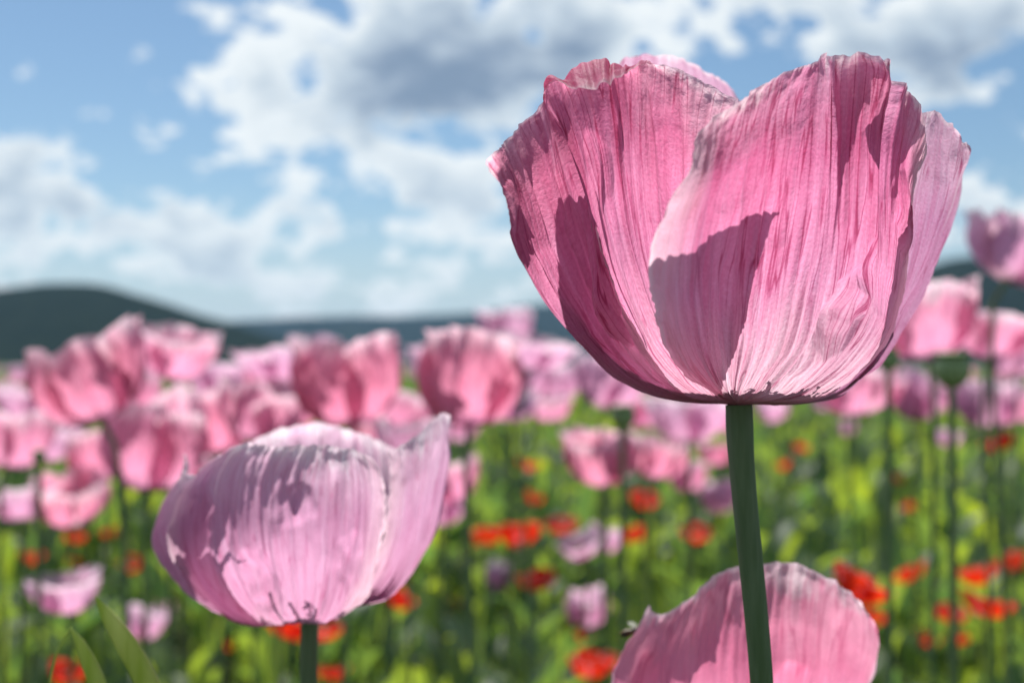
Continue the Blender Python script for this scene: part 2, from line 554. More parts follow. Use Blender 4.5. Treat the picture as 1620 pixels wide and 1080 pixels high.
def bowl_y(px, py, sil=None, s=None):
    ys, lf, rt = sil or (SY, SLF, SRT)
    l, r = np.interp(py, ys, lf), np.interp(py, ys, rt)
    c, h = (l + r) / 2, (r - l) / 2
    q = np.clip(1 - ((px - c) / h) ** 2, 0.0, 1)
    return -math.sqrt(q) * h * (s or S) * 0.92


def column(pts, inset=0.0, d0=None, sil=None):
    """pts: (px, py[, depth change in cm | ('b', depth in cm)]) -> world points on the bowl"""
    o = []
    d0 = d0 or D0
    for p in pts:
        y = bowl_y(p[0], p[1], sil, d0 / FPX) + inset
        if len(p) > 2:
            y = p[2][1] * 0.01 if isinstance(p[2], tuple) else y + p[2] * 0.01
        o.append(place(p[0], p[1], d0 + y))
    return np.array(o)


def silhouette(rows):
    rows = sorted(rows)
    return tuple(np.array([r[i] for r in rows], float) for i in range(3))


def wrinkle(G, seed, amp=1.0, nu_f=1.0, rim=0.0, fade0=0.04, creases=(), pockets=()):
    nu, nv = G.shape[:2]
    du, dv = np.gradient(G, axis=0), np.gradient(G, axis=1)
    nrm = np.cross(du, dv)
    nrm /= np.linalg.norm(nrm, axis=-1)[..., None] + 1e-12
    u = np.linspace(0, 1, nu)[:, None] * np.ones((1, nv))
    v = np.linspace(0, 1, nv)[None] * np.ones((nu, 1))
    drift = 0.5 * vnoise(u * 5, v * 3, seed + 9) / 6
    uu = u + drift * 0.25
    a1 = 1 - 2 * np.abs(vnoise(uu * 13 * nu_f, v * 1.6, seed))
    a2 = 1 - 2 * np.abs(vnoise(uu * 34 * nu_f, v * 2.6, seed + 1))
    a3 = vnoise(uu * 85 * nu_f, v * 5.0, seed + 2)
    m1 = 0.5 + 0.5 * vnoise(u * 4, v * 3.5, seed + 3)
    m2 = 0.5 + 0.5 * vnoise(u * 6, v * 5, seed + 4)
    cr = vnoise(u * 40, v * 26, seed + 5) + 0.6 * vnoise(u * 80, v * 55, seed + 6)
    big = vnoise(u * 3.5, v * 3, seed + 7)
    dents = -np.clip(vnoise(u * 9, v * 8, seed + 8) - 0.35, 0, 1)
    env = np.clip((v - fade0) / 0.25, 0, 1) ** 0.8
    rimw = np.clip((v - 0.80) / 0.2, 0, 1) ** 1.5
    edge = np.clip((np.abs(u - 0.5) * 2 - 0.86) / 0.14, 0, 1) ** 1.5
    d = env * (0.0009 * a1 * m1 + 0.00085 * a2 * m2 + 0.00030 * a3 + 0.00007 * cr + 0.0012 * big + 0.0025 * dents * .45)
    d += np.maximum(rimw, edge) * (0.00022 * cr + 0.0005 * vnoise(u * 22, v * 9, seed + 12))
    for u0, u1, v0, v1, w, dep in creases:                          # sharp folds running up the petal
        k = np.clip((v - v0) / (v1 - v0), 0, 1)
        line = u0 + (u1 - u0) * k + .006 * vnoise(v * 9, v * 0, seed + 21)
        win = np.clip((v - v0) / .06, 0, 1) * np.clip((v1 - v) / .06, 0, 1)
        d = d + dep * win * np.exp(-np.abs(u - line) / w)
    for u0, v0, ru, rv, dep in pockets:                              # crumpled dents with broken edges
        q = np.sqrt(((u - u0) / ru) ** 2 + ((v - v0) / rv) ** 2) + .25 * vnoise(u * 30, v * 18, seed + 23)
        d = d + dep * np.clip(1 - q, 0, 1) ** .8
    G = G + nrm * (d * amp)[..., None]
    if rim:
        j = vnoise(u * 26, v * 0, seed + 14) + 0.7 * vnoise(u * 63, v * 0, seed + 15) + .5 * vnoise(u * 120, v * 0, seed + 16)
        dvn = dv / (np.linalg.norm(dv, axis=-1)[..., None] + 1e-12)
        G = G + dvn * (j * rimw * rim)[..., None]
        j = vnoise(u * 0, v * 26, seed + 17) + 0.7 * vnoise(u * 0, v * 70, seed + 18)
        dun = du / (np.linalg.norm(du, axis=-1)[..., None] + 1e-12)
        G = G + dun * (j * edge * env * rim)[..., None]
    return G


def petal_from_columns(cols, nu, nv, seed, name, mat, amp=1.0, rim=0.0004, nu_f=1.0, creases=(), pockets=()):
    C = np.array([crinterp(c, nv) for c in cols])
    G = crinterp(C, nu)
    G = wrinkle(G, seed, amp, nu_f, rim, creases=creases, pockets=pockets)
    u = np.linspace(0, 1, nu)[:, None] * np.ones((1, nv))
    v = np.linspace(0, 1, nv)[None] * np.ones((nu, 1))
    uv = np.stack([u, v], -1).reshape(-1, 2)
    return G, uv


hero_base = place(1169, 641, D0)
hero = link('pink_poppy', None)
hero.location = hero_base
tag(hero, 'large pink poppy in sharp focus, its crinkled cup standing tall against the sky', 'poppy', 'pink poppies in the field')


def hero_part(name, G, uv, mat):
    v = G.reshape(-1, 3) - hero_base
    return link(name, mesh_from(name, v, grid_faces(G.shape[0], G.shape[1]), mat, uv), hero)


B = (1168, 641, ('b', 0.0))
FR = [
    [B, (1130, 622, 0.0), (1075, 585, -0.16), (1045, 530, -1.05), (1033, 480, -1.87), (1028, 430, -2.64), (1040, 370, -2.75), (1062, 318, -2.74), (1094, 268, -2.2), (1100, 225, -1.65), (1106, 207, -1.44)],
    [B, (1138, 616, 0.0), (1105, 560, -0.4), (1085, 490, -1.23), (1085, 420, -1.97), (1096, 350, -1.97), (1115, 285, -1.72), (1128, 235, -1.22), (1134, 205, -0.96), (1140, 180, -0.94)],
    [B, (1148, 612, 0.0), (1135, 545, -0.27), (1132, 460, -0.75), (1142, 370, -0.95), (1160, 280, -0.82), (1172, 210, -0.49), (1182, 165, -0.47), (1188, 146, -0.47)],
    [B, (1162, 610, 0.0), (1170, 540, -0.07), (1180, 450, -0.18), (1195, 350, -0.22), (1210, 260, -0.19), (1222, 180, -0.14), (1236, 130, -0.14), (1244, 116, -0.14)],
    [B, (1180, 612), (1210, 540), (1228, 450), (1246, 350), (1258, 260), (1270, 180), (1280, 118), (1288, 98)],
    [B, (1200, 615), (1240, 545), (1265, 450), (1286, 350), (1298, 260), (1303, 185), (1303, 120), (1302, 88, -0.05)],
    [B, (1215, 618), (1262, 550), (1290, 450), (1305, 350, 0.25), (1311, 260, 0.4), (1312, 185, 0.5), (1311, 120, 0.55), (1310, 92, 0.5)],
    [B, (1232, 620), (1290, 550), (1325, 450), (1340, 350, -0.05), (1345, 260, -0.1), (1350, 180, -0.2), (1353, 110, -0.25), (1354, 84, -0.1)],
    [B, (1250, 622), (1318, 560), (1362, 480), (1374, 380, -0.1), (1382, 290, -0.2), (1392, 200, -0.35), (1408, 130, -0.45), (1411, 97, -0.3)],
    [B, (1256, 623), (1326, 563), (1374, 487), (1383, 400, 0.0), (1380, 310, 0.25), (1372, 230, 0.35), (1350, 165, 0.4), (1338, 122, 0.35)],
    [B, (1260, 623), (1332, 566), (1380, 491), (1389, 400, 0.1), (1386, 310, 0.5), (1378, 230, 0.65), (1354, 168, 0.75), (1340, 128, 0.75)],
    [B, (1264, 624), (1338, 570), (1385, 500), (1398, 410, 0.1), (1402, 320, 0.35), (1408, 240, 0.55), (1420, 170, 0.65), (1428, 134, 0.65)],
    [B, (1270, 625), (1345, 575), (1390, 510), (1410, 420), (1418, 330, 0.1), (1422, 260, 0.1), (1432, 190, 0.1), (1440, 150, 0.2)],
    [B, (1280, 627), (1355, 580), (1400, 520), (1425, 440), (1434, 370), (1438, 310, -0.15), (1450, 250, -0.3), (1462, 205, -0.25)],
    [B, (1288, 629), (1360, 586), (1405, 530), (1432, 450), (1440, 400), (1436, 350, -0.35), (1448, 290, -0.6), (1466, 238, -0.55)],
]
FL = [
    [B, (1050, 627, ('b', 0.3)), (985, 597, ('b', 0.8)), (930, 540, ('b', 1.3)), (888, 480, ('b', 1.6)), (855, 420, ('b', 1.8)), (832, 360, ('b', 1.9)), (812, 305, ('b', 1.9)), (786, 272, ('b', 1.6))],
    [B, (1055, 630), (980, 600), (922, 545), (875, 487), (842, 430), (818, 372), (803, 315), (785, 282), (768, 262, -0.3)],
    [B, (1070, 628), (1000, 595), (945, 540), (905, 480), (872, 410), (848, 340), (825, 280), (802, 235), (796, 226, -0.1)],
    [B, (1085, 625), (1020, 585), (972, 525), (938, 455), (910, 380), (890, 310), (868, 230), (852, 180), (850, 172)],
    [B, (1095, 622), (1040, 580), (998, 515), (965, 440), (940, 360), (918, 280), (895, 205), (875, 150), (868, 132, -0.1), (869, 125, -0.2), (877, 130, -0.35)],
    [B, (1103, 620, 0.0), (1055, 575, 0.02), (1015, 505, 0.05), (985, 430, 0.09), (962, 350, 0.1), (945, 270, 0.1), (930, 190, 0.1), (916, 130, 0.1), (912, 115, 0.0), (914, 112, -0.25), (919, 128, -0.55), (924, 146, -0.85)],
    [B, (1112, 618, 0.0), (1072, 570, 0.06), (1038, 500, 0.14), (1010, 420, 0.23), (992, 340, 0.25), (982, 260, 0.25), (975, 180, 0.25), (968, 122, 0.25), (966, 104, 0.15), (966, 102, -0.1), (967, 117, -0.45), (968, 132, -0.72)],
    [B, (1120, 617, 0.01), (1088, 565, 0.12), (1060, 495, 0.29), (1040, 420, 0.45), (1028, 340, 0.5), (1022, 260, 0.5), (1020, 180, 0.5), (1020, 120, 0.5), (1020, 100, 0.5), (1018, 98, 0.4), (1014, 104, 0.25)],
    [B, (1128, 615, 0.02), (1105, 560, 0.24), (1085, 490, 0.53), (1072, 410, 0.86), (1064, 330, 0.9), (1062, 250, 0.9), (1062, 180, 0.9), (1064, 125, 0.9), (1066, 106, 0.9)],
    [B, (1135, 615, 0.03), (1120, 560, 0.35), (1110, 490, 0.77), (1102, 410, 1.24), (1100, 330, 1.3), (1102, 260, 1.3), (1106, 190, 1.3), (1112, 140, 1.3), (1114, 128, 1.3)],
    [B, (1142, 615, 0.04), (1138, 560, 0.45), (1135, 490, 0.98), (1132, 410, 1.57), (1136, 330, 1.65), (1142, 260, 1.65), (1150, 205, 1.65), (1156, 172, 1.65), (1158, 163, 1.65)],
]
RB = [
    [B, (1262, 625, .35), (1340, 580, .45), (1380, 510, .5), (1400, 430, .55), (1410, 340, .6), (1416, 260, .7), (1420, 200, .8)],
    [B, (1290, 630, .2), (1365, 588, .3), (1405, 525, .35), (1432, 450, .4), (1450, 370, .45), (1458, 290, .5), (1464, 220, .6), (1466, 178, .7)],
    [B, (1305, 630, .1), (1376, 580, .1), (1418, 512, .15), (1450, 440, .2), (1474, 370, .2), (1490, 290, .3), (1494, 225, .4), (1496, 190, .4)],
    [B, (1310, 629), (1380, 575), (1422, 510), (1455, 445), (1482, 380), (1505, 310), (1516, 260), (1522, 222), (1520, 214)],
    [B, (1312, 628, ('b', .6)), (1380, 578, ('b', 1.2)), (1420, 515, ('b', 1.5)), (1454, 450, ('b', 1.6)), (1484, 382, ('b', 1.7)), (1508, 318, ('b', 1.7)), (1524, 262, ('b', 1.5)), (1528, 242, ('b', 1.2)), (1524, 232, ('b', .9))],
    [B, (1300, 624, ('b', 1.2)), (1360, 572, ('b', 2.6)), (1395, 500, ('b', 3.4)), (1420, 420, ('b', 3.8)), (1445, 340, ('b', 3.9)), (1462, 260, ('b', 3.9)), (1470, 215, ('b', 3.8)), (1465, 195, ('b', 3.6))],
    [B, (1250, 620, ('b', 1.5)), (1290, 565, ('b', 3.4)), (1315, 480, ('b', 4.6)), (1335, 400, ('b', 5.1)), (1345, 310, ('b', 5.2)), (1350, 230, ('b', 5.2)), (1345, 190, ('b', 5.1))],
    [B, (1190, 620, ('b', 1.5)), (1200, 560, ('b', 3.6)), (1215, 480, ('b', 4.9)), (1225, 400, ('b', 5.4)), (1230, 310, ('b', 5.5)), (1230, 240, ('b', 5.5)), (1225, 210, ('b', 5.4))],
]
BL = [
    [B, (1230, 618, ('b', 1.3)), (1255, 560, ('b', 3.1)), (1260, 480, ('b', 4.4)), (1255, 400, ('b', 5.0)), (1235, 320, ('b', 5.2)), (1210, 240, ('b', 5.2)), (1180, 185, ('b', 5.0))],
    [B, (1190, 616, ('b', 1.4)), (1195, 555, ('b', 3.3)), (1190, 470, ('b', 4.6)), (1180, 380, ('b', 5.1)), (1172, 290, ('b', 5.2)), (1165, 210, ('b', 5.1)), (1160, 160, ('b', 4.8)), (1150, 135, ('b', 4.4))],
    [B, (1150, 616, ('b', 1.4)), (1135, 555, ('b', 3.3)), (1122, 470, ('b', 4.6)), (1112, 380, ('b', 5.1)), (1108, 290, ('b', 5.2)), (1106, 200, ('b', 5.0)), (1108, 130, ('b', 4.6)), (1106, 106, ('b', 4.1))],
    [B, (1110, 618, ('b', 1.2)), (1075, 560, ('b', 2.9)), (1055, 475, ('b', 4.1)), (1045, 385, ('b', 4.7)), (1042, 290, ('b', 4.8)), (1040, 200, ('b', 4.7)), (1040, 120, ('b', 4.2)), (1040, 90, ('b', 3.6)), (1042, 86, ('b', 3.2))],
    [B, (1080, 620, ('b', 1.0)), (1020, 565, ('b', 2.3)), (990, 485, ('b', 3.3)), (975, 400, ('b', 3.9)), (970, 310, ('b', 4.1)), (972, 220, ('b', 4.0)), (980, 140, ('b', 3.7)), (985, 104, ('b', 3.3)), (986, 97, ('b', 2.8))],
    [B, (1065, 622, ('b', .6)), (990, 575, ('b', 1.6)), (945, 500, ('b', 2.3)), (918, 420, ('b', 2.8)), (905, 340, ('b', 3.0)), (905, 260, ('b', 3.0)), (915, 180, ('b', 2.9)), (922, 140, ('b', 2.7))],
    [B, (1065, 622, ('b', .3)), (985, 583, ('b', .9)), (935, 510, ('b', 1.4)), (900, 430, ('b', 1.7)), (885, 350, ('b', 1.8)), (880, 270, ('b', 1.8)), (878, 210, ('b', 1.8)), (876, 185, ('b', 1.7))],
    [B, (1060, 624, ('b', .1)), (985, 590, ('b', .1)), (930, 525, ('b', .2)), (890, 450, ('b', .2)), (862, 370, ('b', .2)), (845, 290, ('b', .2)), (836, 230, ('b', .2)), (834, 206, ('b', .1))],
    [B, (1066, 624, ('b', -.4)), (995, 590, ('b', -.9)), (938, 522, ('b', -1.3)), (900, 445, ('b', -1.5)), (872, 360, ('b', -1.6)), (855, 290, ('b', -1.6)), (845, 225, ('b', -1.6)), (842, 196, ('b', -1.6))],
    [B, (1080, 622, ('b', -.8)), (1015, 583, ('b', -1.7)), (965, 515, ('b', -2.2)), (930, 440, ('b', -2.5)), (908, 360, ('b', -2.6)), (893, 290, ('b', -2.6)), (884, 225, ('b', -2.5)), (880, 200, ('b', -2.4))],
    [B, (1090, 620, ('b', -.9)), (1035, 578, ('b', -2.0)), (990, 510, ('b', -2.6)), (955, 440, ('b', -2.9)), (935, 370, ('b', -3.0)), (922, 310, ('b', -3.0)), (914, 270, ('b', -2.9)), (912, 252, ('b', -2.8))],
    [B, (1096, 618, ('b', -1.0)), (1047, 572, ('b', -2.2)), (1002, 510, ('b', -2.8)), (972, 450, ('b', -3.2)), (955, 400, ('b', -3.3)), (944, 360, ('b', -3.3)), (938, 335, ('b', -3.2))],
]
FR_CREASE = ((.20, .22, .30, .62, .010, -.0012), (.27, .30, .12, .52, .008, -.0011), (.36, .36, .20, .85, .012, .0007), (.45, .47, .10, .55, .008, -.0010),
             (.56, .55, .25, .60, .010, -.0014), (.62, .58, .35, .8, .012, .0010), (.14, .16, .35, .8, .01, -.0009), (.52, .50, .5, .95, .007, -.0010))
FR_POCKET = ((.60, .40, .085, .10, -.0042), (.66, .52, .05, .07, -.0028), (.55, .30, .05, .06, .0022), (.90, .72, .06, .10, .003))
FL_CREASE = ((.52, .50, .30, .92, .012, -.0022), (.47, .44, .35, .75, .008, .0016), (.56, .57, .3, .7, .008, -.0014), (.40, .37, .3, .95, .010, .0012), (.68, .70, .2, .8, .010, -.0010), (.30, .26, .45, .95, .010, -.0012))
FL_POCKET = ((.50, .50, .045, .16, .0050), (.62, .66, .05, .08, -.0020), (.22, .80, .06, .08, -.0025))
for cols, inset, nu, nv, seed, rim, cr_, po_ in ((FR, 0.0, 420, 240, 11, .0003, FR_CREASE, FR_POCKET), (FL, 0.0018, 380, 240, 31, .0003, FL_CREASE, FL_POCKET),
                                                 (RB, 0.0022, 220, 160, 53, .0003, ((.35, .33, .2, .9, .014, -.002), (.5, .47, .3, .9, .014, .0015)), ()), (BL, 0.0, 240, 160, 74, .0004, (), ())):
    G, uv = petal_from_columns([column(c, inset) for c in cols], nu, nv, seed, 'petal', HERO_PETAL, 1.0, rim, creases=cr_, pockets=po_)
    hero_part('petal', G, uv, DEEP_HERO_PETAL if cols is FL else MAUVE_SHADE_PETAL if cols in (RB, BL) else HERO_PETAL)

stem_px = [(1169, 640, 0), (1171, 700, 0), (1177, 780, .05), (1187, 880, .1), (1197, 980, .2), (1205, 1080, .3), (1212, 1250, .6)]
sp = [place(a, b, D0 + c * .01) for a, b, c in stem_px]
last = sp[-1]
sp += [last + np.array((.008, .006, -.12)), last + np.array((.02, .02, -.35)), np.array((last[0] + .03, last[1] + .03, 0.0))]
path = crinterp(np.array(sp)[:, None, :], 90)[:, 0]
rad = np.interp(np.linspace(0, 1, 90), [0, .012, .04, .15, .3, 1], [.0030, .0031, .0028, .0026, .0024, .0036])
v, f, uv = tube(path, rad, 28, ridges=0.035)
link('stem', mesh_from('stem', v - hero_base, f, STEM, uv), hero)


def lathe(profile, sides=24, ribs=0.0, nr=10):
    pr_ = np.array(profile)
    th_ = np.linspace(0, 2 * math.pi, sides, endpoint=False)
    k_ = 1 + ribs * np.cos(th_ * nr)
    V = np.stack([pr_[:, None, 0] * np.cos(th_) * k_, pr_[:, None, 0] * np.sin(th_) * k_, np.repeat(pr_[:, None, 1], sides, 1)], -1)
    n = len(pr_)
    i = np.arange(n - 1)[:, None] * sides
    j = np.arange(sides)[None]
    j2 = (j + 1) % sides
    F = np.stack([i + j, i + j2, i + sides + j2, i + sides + j], -1).reshape(-1, 4)
    return V.reshape(-1, 3), F


CAP_PROF = [(.0001, 0), (.004, .0005), (.0085, .005), (.011, .011), (.0105, .018), (.008, .022), (.0075, .0225), (.0125, .0235), (.013, .0245), (.006, .0255), (.0001, .0258)]
cv, cf = lathe(CAP_PROF, 40, .04, 10)
cap_mesh = mesh_from('seed_capsule', cv, cf, CAPSULE)
q = link('seed_capsule', cap_mesh, hero); q.location = (0, 0, .003); q.scale = (.75,) * 3


def stamen_mesh(n, seed, r=0.020, zl=(.010, .024), name='stamens', scale=1.0):
    """a ring of thread-like stamens with anthers"""
    R = np.random.default_rng(seed)
    V, F, off = [], [], 0
    for i in range(n):
        a = R.uniform(0, 6.283); h = R.uniform(*zl); rr_ = r * R.uniform(.55, 1.1)
        d = np.array((math.cos(a), math.sin(a), 0)); z = np.array((0, 0, 1.0))
        jt = R.uniform(-.0022, .0022, (3, 3))
        p = [d * .005, d * rr_ * .55 + z * h * .5 + jt[0], d * rr_ + z * h + jt[1], d * (rr_ + .0012) + z * (h + .0010) + jt[2]]
        v_, f_, _ = tube(np.array(p) * scale, np.array([.0002, .0002, .0004, .0005]) * scale, 5)
        V.append(v_); F.append(f_ + off); off += len(v_)
    return mesh_from(name, np.concatenate(V), np.concatenate(F), ANTHER)


st = link('stamens', stamen_mesh(70, 4, r=.0165, zl=(.004, .0135)), hero)
st.location = (0, 0, .0025)
tag(st, kind='stuff')

# ------------------------------------------------------------------ other poppies: prototypes
def petal_grid(R, theta, hw, L, a0, a1, nu, nv, ruffle, seed, curl=0.0, r0=.0035, drop=.3, fray=0.02, pw=.8):
    t = np.linspace(-1, 1, nu)[:, None] * np.ones((1, nv))
    s = np.linspace(0, 1, nv)[None] * np.ones((nu, 1))
    Lr = L * (1 - drop * np.abs(t) ** (3 if drop < .4 else 2) + fray * vnoise(t * 6, t * 0, seed) + fray * .4 * vnoise(t * 23, t * 0, seed + 1))
    ang = a0 + (a1 - a0) * np.minimum(1, s * 1.15) ** pw + curl * np.clip((s - .8) / .2, 0, 1) ** 2
    ang = ang + .22 * vnoise(t * 2.2, s * 2, seed + 2) * s
    ds = Lr / (nv - 1)
    r = r0 + np.cumsum(np.sin(ang) * ds, 1)
    z = np.cumsum(np.cos(ang) * ds, 1)
    th_ = theta + t * hw * (0.72 + .28 * s) + .05 * vnoise(t * 4, s * 4, seed + 3)
    rf = ruffle * L * (s ** 2.2) * (vnoise(t * 4.5, s * 1.5, seed + 4) + .5 * vnoise(t * 11, s * 3, seed + 5) + .22 * vnoise(t * 25, s * 5, seed + 6))
    lump = L * .022 * s * (vnoise(t * 6, s * 5, seed + 8) + .6 * vnoise(t * 13, s * 11, seed + 9))
    pl = lump + L * .007 * (1 - 2 * np.abs(vnoise(t * 13, s * 1.5, seed + 7))) * s
    r = np.maximum(r + rf + pl, .001)
    z = z + rf * .5 * np.sin(ang)
    G = np.stack([r * np.sin(th_), -r * np.cos(th_), z], -1)
    uv = np.stack([(t + 1) / 2, s], -1).reshape(-1, 2)
    return G, uv


def flower_petals(seed, spec, nu=60, nv=40, pw=.8):
    """list of (grid, uv) for the petals in spec: (theta deg, half width deg, length, a0 deg, a1 deg, ruffle, curl)"""
    R = np.random.default_rng(seed)
    o = []
    for k, (th_, hw, L, a0, a1, ruf, curl, *dr) in enumerate(spec):
        o.append(petal_grid(R, math.radians(th_), math.radians(hw), L, math.radians(a0), math.radians(a1), nu, nv, ruf, seed * 17 + k * 5, math.radians(curl), drop=dr[0] if dr else .3, pw=pw))
    return o


def random_spec(R, cup, L=.074):
    """cup 0 closed .. 1 wide open"""
    sp_, th0 = [], R.uniform(0, 360)
    for k in range(4):
        inner = k % 2
        a1 = -24 + 62 * cup + R.uniform(-9, 9) - 5 * inner
        sp_.append((th0 + 90 * k + R.uniform(-12, 12), (62 if inner else 74) + R.uniform(-8, 8), L * R.uniform(.9, 1.12), 94 + R.uniform(-8, 8), a1, R.uniform(.05, .12), R.uniform(-10, 45)))
    return sp_


def pmesh(G, uv, mat, name='petal'):
    return mesh_from(name, G, grid_faces(G.shape[0], G.shape[1]), mat, uv)


SMALL_STAMENS = stamen_mesh(60, 6, name='stamens')
PROTO, PSIZE = [], []
for k in range(12):
    R = np.random.default_rng(100 + k)
    cup = [.05, .15, .25, .35, .5, .7, .1, .2, .3, .45, .6, .9][k]
    ps = flower_petals(200 + k, random_spec(R, cup), 48, 30)
    ext = np.concatenate([G.reshape(-1, 3) for G, uv in ps])
    PSIZE.append(((np.ptp(ext[:, 0]) + np.ptp(ext[:, 1])) / 2, ext[:, 2].max()))
    PROTO.append([[pmesh(G, uv, m) for G, uv in ps] for m in PINKS])


def stem_mesh(base, lean, top_dir, r=.0020, ground=True, mat=FARSTEM, sides=8):
    """stem from the flower base (local origin) down to the ground; lean = horizontal travel on the way down"""
    h = base[2]
    p = [np.zeros(3), -np.array(top_dir) * .03, np.array((lean[0] * .35, lean[1] * .35, -h * .3)), np.array((lean[0] * .75, lean[1] * .75, -h * .65)), np.array((lean[0], lean[1], -h - .01))]
    path_ = crinterp(np.array(p)[:, None], 26)[:, 0]
    v_, f_, uv_ = tube(path_, np.linspace(r, r * 1.5, 26), sides)
    return mesh_from('stem', v_, f_, mat, uv_)


def add_flower(px, py, w, proto, tint, label, tilt=(0, 0), spin=0.0, W=.088, lean=(0, 0), dy=.4, group='pink poppies in the field', size=None):
    """a poppy whose cup is centred on the pixel and about w pixels wide"""
    d = W * FPX / w
    sc = W / PSIZE[proto][0]
    c = place(px, py, d)
    rot = Euler((math.radians(-tilt[1]), math.radians(tilt[0]), 0)).to_matrix()
    up = np.array(rot @ Vector((0, 0, 1)))
    base = c - up * PSIZE[proto][1] * .5 * sc
    o = link('pink_poppy', None)
    o.location = base
    tag(o, label, 'poppy', group)
    pr_ = (rot @ Euler((0, 0, math.radians(spin))).to_matrix()).to_euler()
    for me in PROTO[proto][tint]:
        q = link('petal', me, o); q.rotation_euler = pr_; q.scale = (sc,) * 3
    q = link('seed_capsule', cap_mesh, o); q.rotation_euler = pr_; q.scale = (sc * .8,) * 3
    q = tag(link('stamens', SMALL_STAMENS, o), kind='stuff'); q.rotation_euler = pr_; q.scale = (sc,) * 3
    link('stem', stem_mesh(base, lean, up), o)
    return o


def column_flower(base_px, d0, sil, petals, mat, label, lean, nu=150, nv=100, amp=1.2, seed=60):
    base = place(*base_px, d0)
    o = link('pink_poppy', None)
    o.location = base
    tag(o, label, 'poppy', 'pink poppies in the field')
    B0 = (*base_px, ('b', 0.0))
    for k, (cols, inset, cr_, po_) in enumerate(petals):
        G, uv = petal_from_columns([column([B0] + c, inset, d0, sil) for c in cols], nu, nv, seed + k * 31, 'petal', mat, amp, .0003, creases=cr_, pockets=po_)
        link('petal', mesh_from('petal', G.reshape(-1, 3) - base, grid_faces(nu, nv), mat, uv), o)
    q = link('seed_capsule', cap_mesh, o); q.scale = (.85,) * 3
    tag(link('stamens', SMALL_STAMENS, o), kind='stuff')
    link('stem', stem_mesh(base, lean, (0, 0, 1), .0026, sides=16, mat=STEM), o)
    return o


def b(x, y, d):
    return (x, y, ('b', d))


# pale frilled flower at lower left
SIL2 = silhouette([(995, 400, 520), (975, 330, 600), (940, 288, 628), (900, 258, 652), (850, 243, 668), (800, 256, 682), (750, 285, 692), (700, 315, 697), (650, 390, 699)])
FRONT2 = [[(405, 988), (325, 955), (280, 905), (265, 850), (278, 790), (305, 752), (322, 738)],
          [(420, 988), (365, 955), (330, 890), (320, 820), (332, 760), (360, 722), (378, 706)],
          [(450, 986), (420, 930), (400, 850), (398, 770), (410, 726), (424, 706)],
          [(476, 982), (465, 920), (460, 840), (462, 760), (470, 724), (478, 704)],
          [(500, 980), (515, 920), (520, 840), (520, 760), (520, 722), (522, 704)],
          [(520, 978), (555, 925), (570, 850), (572, 780), (565, 736), (560, 712)],
          [(535, 975), (580, 935), (602, 870), (612, 810), (606, 758), (592, 726)]]
LEFT2 = [[b(430, 960, 1.0), b(340, 900, 2.4), b(300, 830, 3.0), b(294, 770, 3.2), b(298, 738, 3.2), b(291, 718, 3.1)],
         [b(410, 975, .2), b(315, 935, .4), b(258, 875, .8), b(248, 840, 1.0), b(262, 790, 1.0), b(288, 748, 1.0)],
         [(405, 988), (312, 950), (260, 895), (245, 850), (257, 800), (280, 765), (296, 748)],
         [(420, 989, .3), (345, 957, .35), (300, 900, .35), (290, 840, .4), (305, 785, .5), (330, 758, .6)],
         [(440, 986, .4), (385, 945, .5), (355, 880, .6), (350, 810, .7), (360, 765, .8), (375, 745, .9)]]
RIGHT2 = [[(520, 970, .6), (570, 930, .8), (600, 860, .9), (612, 790, .9), (615, 740, .9), (606, 716, .9)],
          [(535, 966, .3), (603, 930, .5), (638, 850, .5), (650, 770, .5), (654, 715, .6), (652, 694, .7)],
          [(550, 962), (618, 938), (658, 865), (676, 785), (687, 712), (693, 656)],
          [b(550, 957, .3), b(620, 925, .8), b(664, 850, 1.2), b(684, 770, 1.4), b(697, 700, 1.2), b(703, 660, .8)],
          [b(540, 950, .9), b(600, 900, 2.0), b(640, 820, 2.7), b(662, 750, 3.0), b(676, 705, 3.0), b(683, 686, 2.9)]]
BACK2 = [[b(560, 940, 1.5), b(620, 870, 3.0), b(640, 790, 3.6), b(636, 735, 3.8), b(625, 712, 3.8)],
         [b(520, 935, 1.8), b(560, 850, 3.7), b(575, 770, 4.3), b(577, 712, 4.4), b(572, 686, 4.3)],
         [b(490, 935, 1.8), b(490, 850, 3.9), b(490, 770, 4.5), b(490, 700, 4.6), b(490, 668, 4.4)],
         [b(460, 935, 1.8), b(430, 850, 3.8), b(415, 770, 4.3), b(412, 712, 4.4), b(410, 692, 4.3)],
         [b(430, 940, 1.5), b(370, 870, 3.0), b(345, 800, 3.6), b(340, 752, 3.8), b(338, 738, 3.8)]]
column_flower((490, 974), .378, SIL2, [
    (FRONT2, 0, ((.30, .34, .25, .8, .02, -.0016), (.55, .52, .2, .7, .02, .0014), (.75, .78, .3, .9, .015, -.0012)), ((.42, .45, .10, .16, -.0040), (.62, .75, .08, .08, .0025), (.22, .7, .08, .10, -.003), (.85, .55, .06, .12, -.0025))),
    (LEFT2, 0.001, ((.5, .55, .2, .8, .02, -.0015),), ((.6, .6, .1, .12, -.003),)),
    (RIGHT2, 0.001, ((.3, .35, .2, .9, .03, -.002), (.6, .6, .3, .9, .03, .002)), ()), (BACK2, 0, (), ())],
    PALE_PETAL, 'pale lilac pink poppy, wide frilled cup left of the tall sharp one', (.03, .02), amp=.95)

